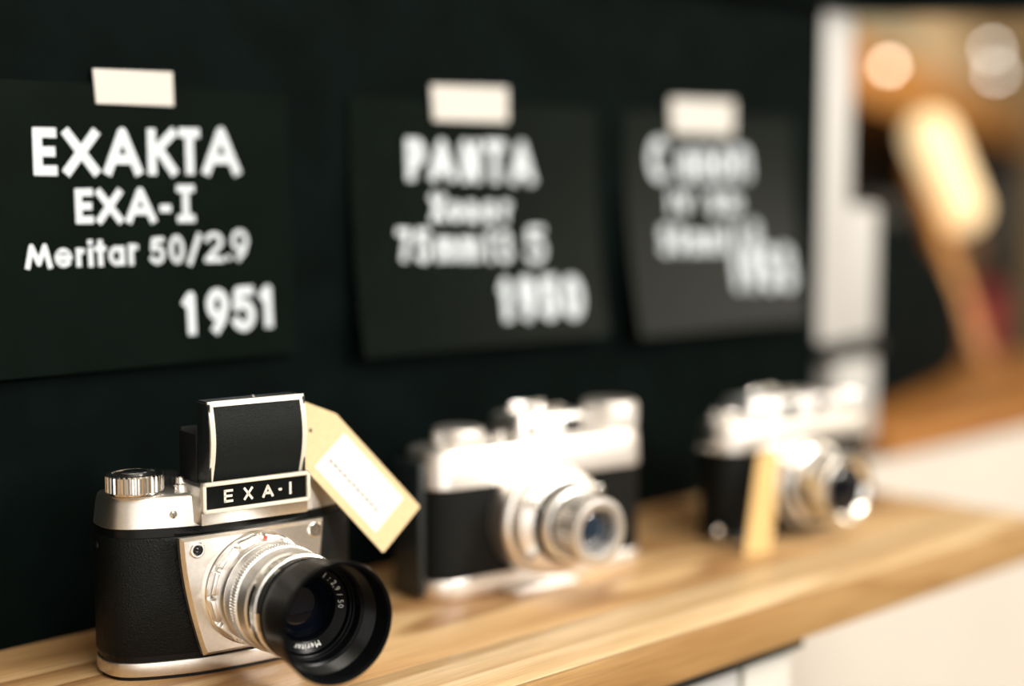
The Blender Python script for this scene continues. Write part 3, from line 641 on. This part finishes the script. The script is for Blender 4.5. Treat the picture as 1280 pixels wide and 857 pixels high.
# its price tag, leaning on the front of the body and standing on the shelf
t3 = thing('price_tag', 'narrow yellow-orange card tag leaning against the most blurred camera', 'tag', (0.643, -0.0937, 0.0), R(-8))
qa = [(-12.5, 4.0, 45.0), (4.6, 4.0, 44.0), (-3.5, 21.0, .3), (-22.3, 21.0, .3)]   # u, v, z
qa = [(-11.5, 3.5, 46.0), (3.5, 3.5, 46.0), (-21.0, 22.0, .3), (-39.5, 22.0, .3)]
bm = bmesh.new()
a = ring_loop(bm, [(u * mm, -v * mm, z * mm) for u, v, z in qa]); b = ring_loop(bm, [(u * mm, -(v + .5) * mm, z * mm) for u, v, z in qa])
bridge(bm, a, b); bm.faces.new(b); bm.faces.new(a[::-1]); bmesh.ops.recalc_face_normals(bm, faces=bm.faces)
obj('card', bm, M['kraft3'], t3)
obj('string', tube(spline([(-.0090, -.0037, .0448), (-.0080, -.0030, .0500), (-.0200, -.0030, .0540), (-.0350, -.0020, .0520), (-.0385, .0120, .0490)]), .0004), M['thread'], t3)

# ================================================================== BEYOND THE POST
# black bag on the far shelf
bag = thing('camera_bag', 'dark black cloth bag lying on the orange shelf right of the white post', 'bag', (0.992, 0.062, 0.0140), R(15.5))
pr = chaikin([(-.030, 0), (.10, 0), (.240, 0), (.262, .020), (.254, .062), (.190, .100), (.085, .136), (.030, .140), (-.030, .132)], 2)
bm = bmesh.new(); pr = ccw(pr); prev = None
for y, ins in ((0, .012), (.003, .004), (.010, 0), (.036, 0), (.042, .004), (.045, .012)):
    q = inset_poly(pr, ins); lp = ring_loop(bm, [(x, y, z) for x, z in q])
    if prev: bridge(bm, prev, lp)
    else: bm.faces.new(lp)
    prev = lp
bm.faces.new(prev[::-1]); bmesh.ops.recalc_face_normals(bm, faces=bm.faces); obj('bag_body', bm, M['bag'], bag)
obj('bag_flap', box(-.028, .060, -.0025, .0, .040, .112, bev=.001), M['bag'], bag)
obj('handle', tube(spline([(-.020, .0275, .128), (-.015, .0275, .140), (.005, .0275, .145), (.022, .0275, .140), (.028, .0275, .126)]), .0035), M['bag'], bag)
# white notice block hanging by the post
nb = thing('switch_box', 'small white upright box fixed to the lower right side of the white post', 'box', (0.858, 0.004, 0.0800))
obj('casing', box(-.001, .0365, 0, .022, 0, .086, bev=.003), M['white_paint'], nb)
# lamp with slanted wooden stem
lamp = thing('table_lamp', 'glowing warm capsule lamp on a slanting orange wooden stem', 'lamp', (1.316, 0.158, 0.0138))
def LP(x, y, z): return Vector((x - 1.316, y - .158, z - .0138))
obj('lamp_base', lathe([(0, .013), (.005, .013), (.007, .011)], 32, centre=(0.0, 0.0, 0), axis='Z'), M['far_wood'], lamp)
def bar(p, q, w, d):
    v = (q - p); L_ = v.length; mt = Matrix.Translation(p) @ v.to_track_quat('Z', 'Y').to_matrix().to_4x4()
    return add_box(bmesh.new(), -w, w, -d, d, 0, L_, bev=w * .3, mtx=mt)
obj('stem', bar(LP(1.316, .158, .018), LP(1.345, .252, .200), .008, .007), M['beam_wood'], lamp)
pa, pb = LP(1.343, .243, .246), LP(1.370, .205, .137); axis = (pb - pa); Ln = axis.length
bm = bmesh.new(); prof = []
rr = .024
for k in range(7): a = k / 6 * math.pi / 2; prof.append((-rr * math.cos(a) + .022, rr * math.sin(a)))
for k in range(1, 7): a = k / 6 * math.pi / 2; prof.append((Ln - .022 + rr * math.sin(a), rr * math.cos(a)))
prof[0] = (prof[0][0], .0005); prof[-1] = (prof[-1][0], .0005)
lathe(prof, 40, bm=bm, axis='Z'); mt = Matrix.Translation(pa) @ axis.to_track_quat('Z', 'Y').to_matrix().to_4x4()
bmesh.ops.transform(bm, matrix=mt, verts=bm.verts)
tag(obj('lamp_shade', bm, M['lamp'], lamp), 'glowing cream capsule shade')
# receding wooden cabinet: beam on top, dark compartments below
cab = thing('display_cabinet', 'dark wooden cabinet with thick orange top beam, far behind the lamp', 'cabinet', (1.10, 0.2175, -1.0), R(23))
cab.location = (1.05, 0.30, -1.0)
DX = Vector((math.cos(R(23)), math.sin(R(23))))
# local: x runs along the front, y goes back
def cbx(name, x0, x1, y0, y1, z0, z1, m, par=cab): return obj(name, box(x0, x1, y0, y1, z0 + 1, z1 + 1, bev=.003), m, par)
YO = 0.0
# front line passes through (1.39, .34): local y there
off = Vector((1.39, .34)) - Vector((1.05, .30)); YO = -off.x * math.sin(R(23)) + off.y * math.cos(R(23)); XO = off.x * math.cos(R(23)) + off.y * math.sin(R(23))
cbx('top_beam', XO - .12, XO + 2.4, YO, YO + .32, .262, .333, M['beam_wood'])
cbx('back_panel', XO - .12, XO + 2.4, YO + .30, YO + .32, -.999, .262, M['cabinet'])
for zz in (-.999, -.56, -.24, .02): cbx('board', XO - .12, XO + 2.4, YO + .01, YO + .30, zz, zz + .018, M['cabinet'])
for k in range(2):
    xx = [-.12, 2.38][k] + XO; cbx('divider', xx, xx + .018, YO + .012, YO + .298, -.98, .261, M['cabinet'])
def item(name, label, cat, x, y, z, sx, sy, sz, m, group=None):
    p = Matrix.Rotation(R(23), 4, 'Z') @ Vector((XO + x, YO + y, 0)); 
    t = thing(name, label, cat, (1.05 + p.x, .30 + p.y, z), R(23 + random.uniform(-2, 2)), group)
    obj('box_body', box(-sx / 2, sx / 2, -sy / 2, sy / 2, 0, sz * .8, bev=.003), m, t)
    obj('lid', box(-sx / 2 - .001, sx / 2 + .001, -sy / 2 - .001, sy / 2 + .001, sz * .8, sz, bev=.003), m, t)
    return t
item('storage_box', 'grey box in the dark cabinet, just right of the white post', 'box', .36, .055, .0385, .12, .08, .12, M['greybox'])
item('storage_box', 'grey green box in the dark cabinet, right of the lamp at the picture edge', 'box', 1.80, .045, .0385, .14, .06, .15, M['greybox'])
item('storage_box', 'small brown leather case in the dark cabinet below the lamp', 'case', 1.22, .045, .0385, .14, .06, .060, M['brownbox'])
item('storage_box', 'dark red box low in the cabinet at the right picture edge', 'box', 1.66, .036, -.2215, .12, .044, .19, M['redbox'])
item('storage_box', 'brown case in the cabinet just behind the slanting lamp stem', 'case', .62, .045, -.2215, .12, .06, .17, M['brownbox'])
item('storage_box', 'brown case in the cabinet between lamp stem and dark red box', 'case', 1.20, .040, -.2215, .12, .05, .18, M['brownbox'])
item('display_box', 'cream box on top of the wooden beam, nearest the right picture edge', 'box', 1.45, .15, .3335, .90, .16, .15, mat('cream_box', (.60, .46, .28), .7, noise=.1, nscale=20))
item('display_box', 'olive cream box on top of the wooden beam, left of the paler box', 'box', .60, .15, .3335, .50, .16, .08, mat('olive_cream_box', (.30, .27, .18), .7, noise=.1, nscale=20))
# bulbs
def bulb(label, loc, m, r):
    t = thing('light_bulb', label, 'light bulb', loc, 0, 'small round bulbs on the wooden beam')
    obj('globe', lathe([(-r, .0003)] + [(-r * math.cos(R(a)), r * math.sin(R(a))) for a in range(20, 180, 20)] + [(r, .0003)], 24, axis='Z'), m, t)
    obj('cap', lathe([(r * .85, r * .5), (r * 1.8, r * .5)], 16, axis='Z'), M['rail'], t)
bulb('round warm bulb nearest the white post, in front of the wooden beam', (1.505, .382, .3085), M['bulb'], .0050)
bulb('upper pale bulb near the top right picture corner', (2.046, .555, .3686), M['bulb2'], .0050)
bulb('lower pale bulb near the top right picture corner', (2.141, .599, .3443), M['bulb2'], .0055)
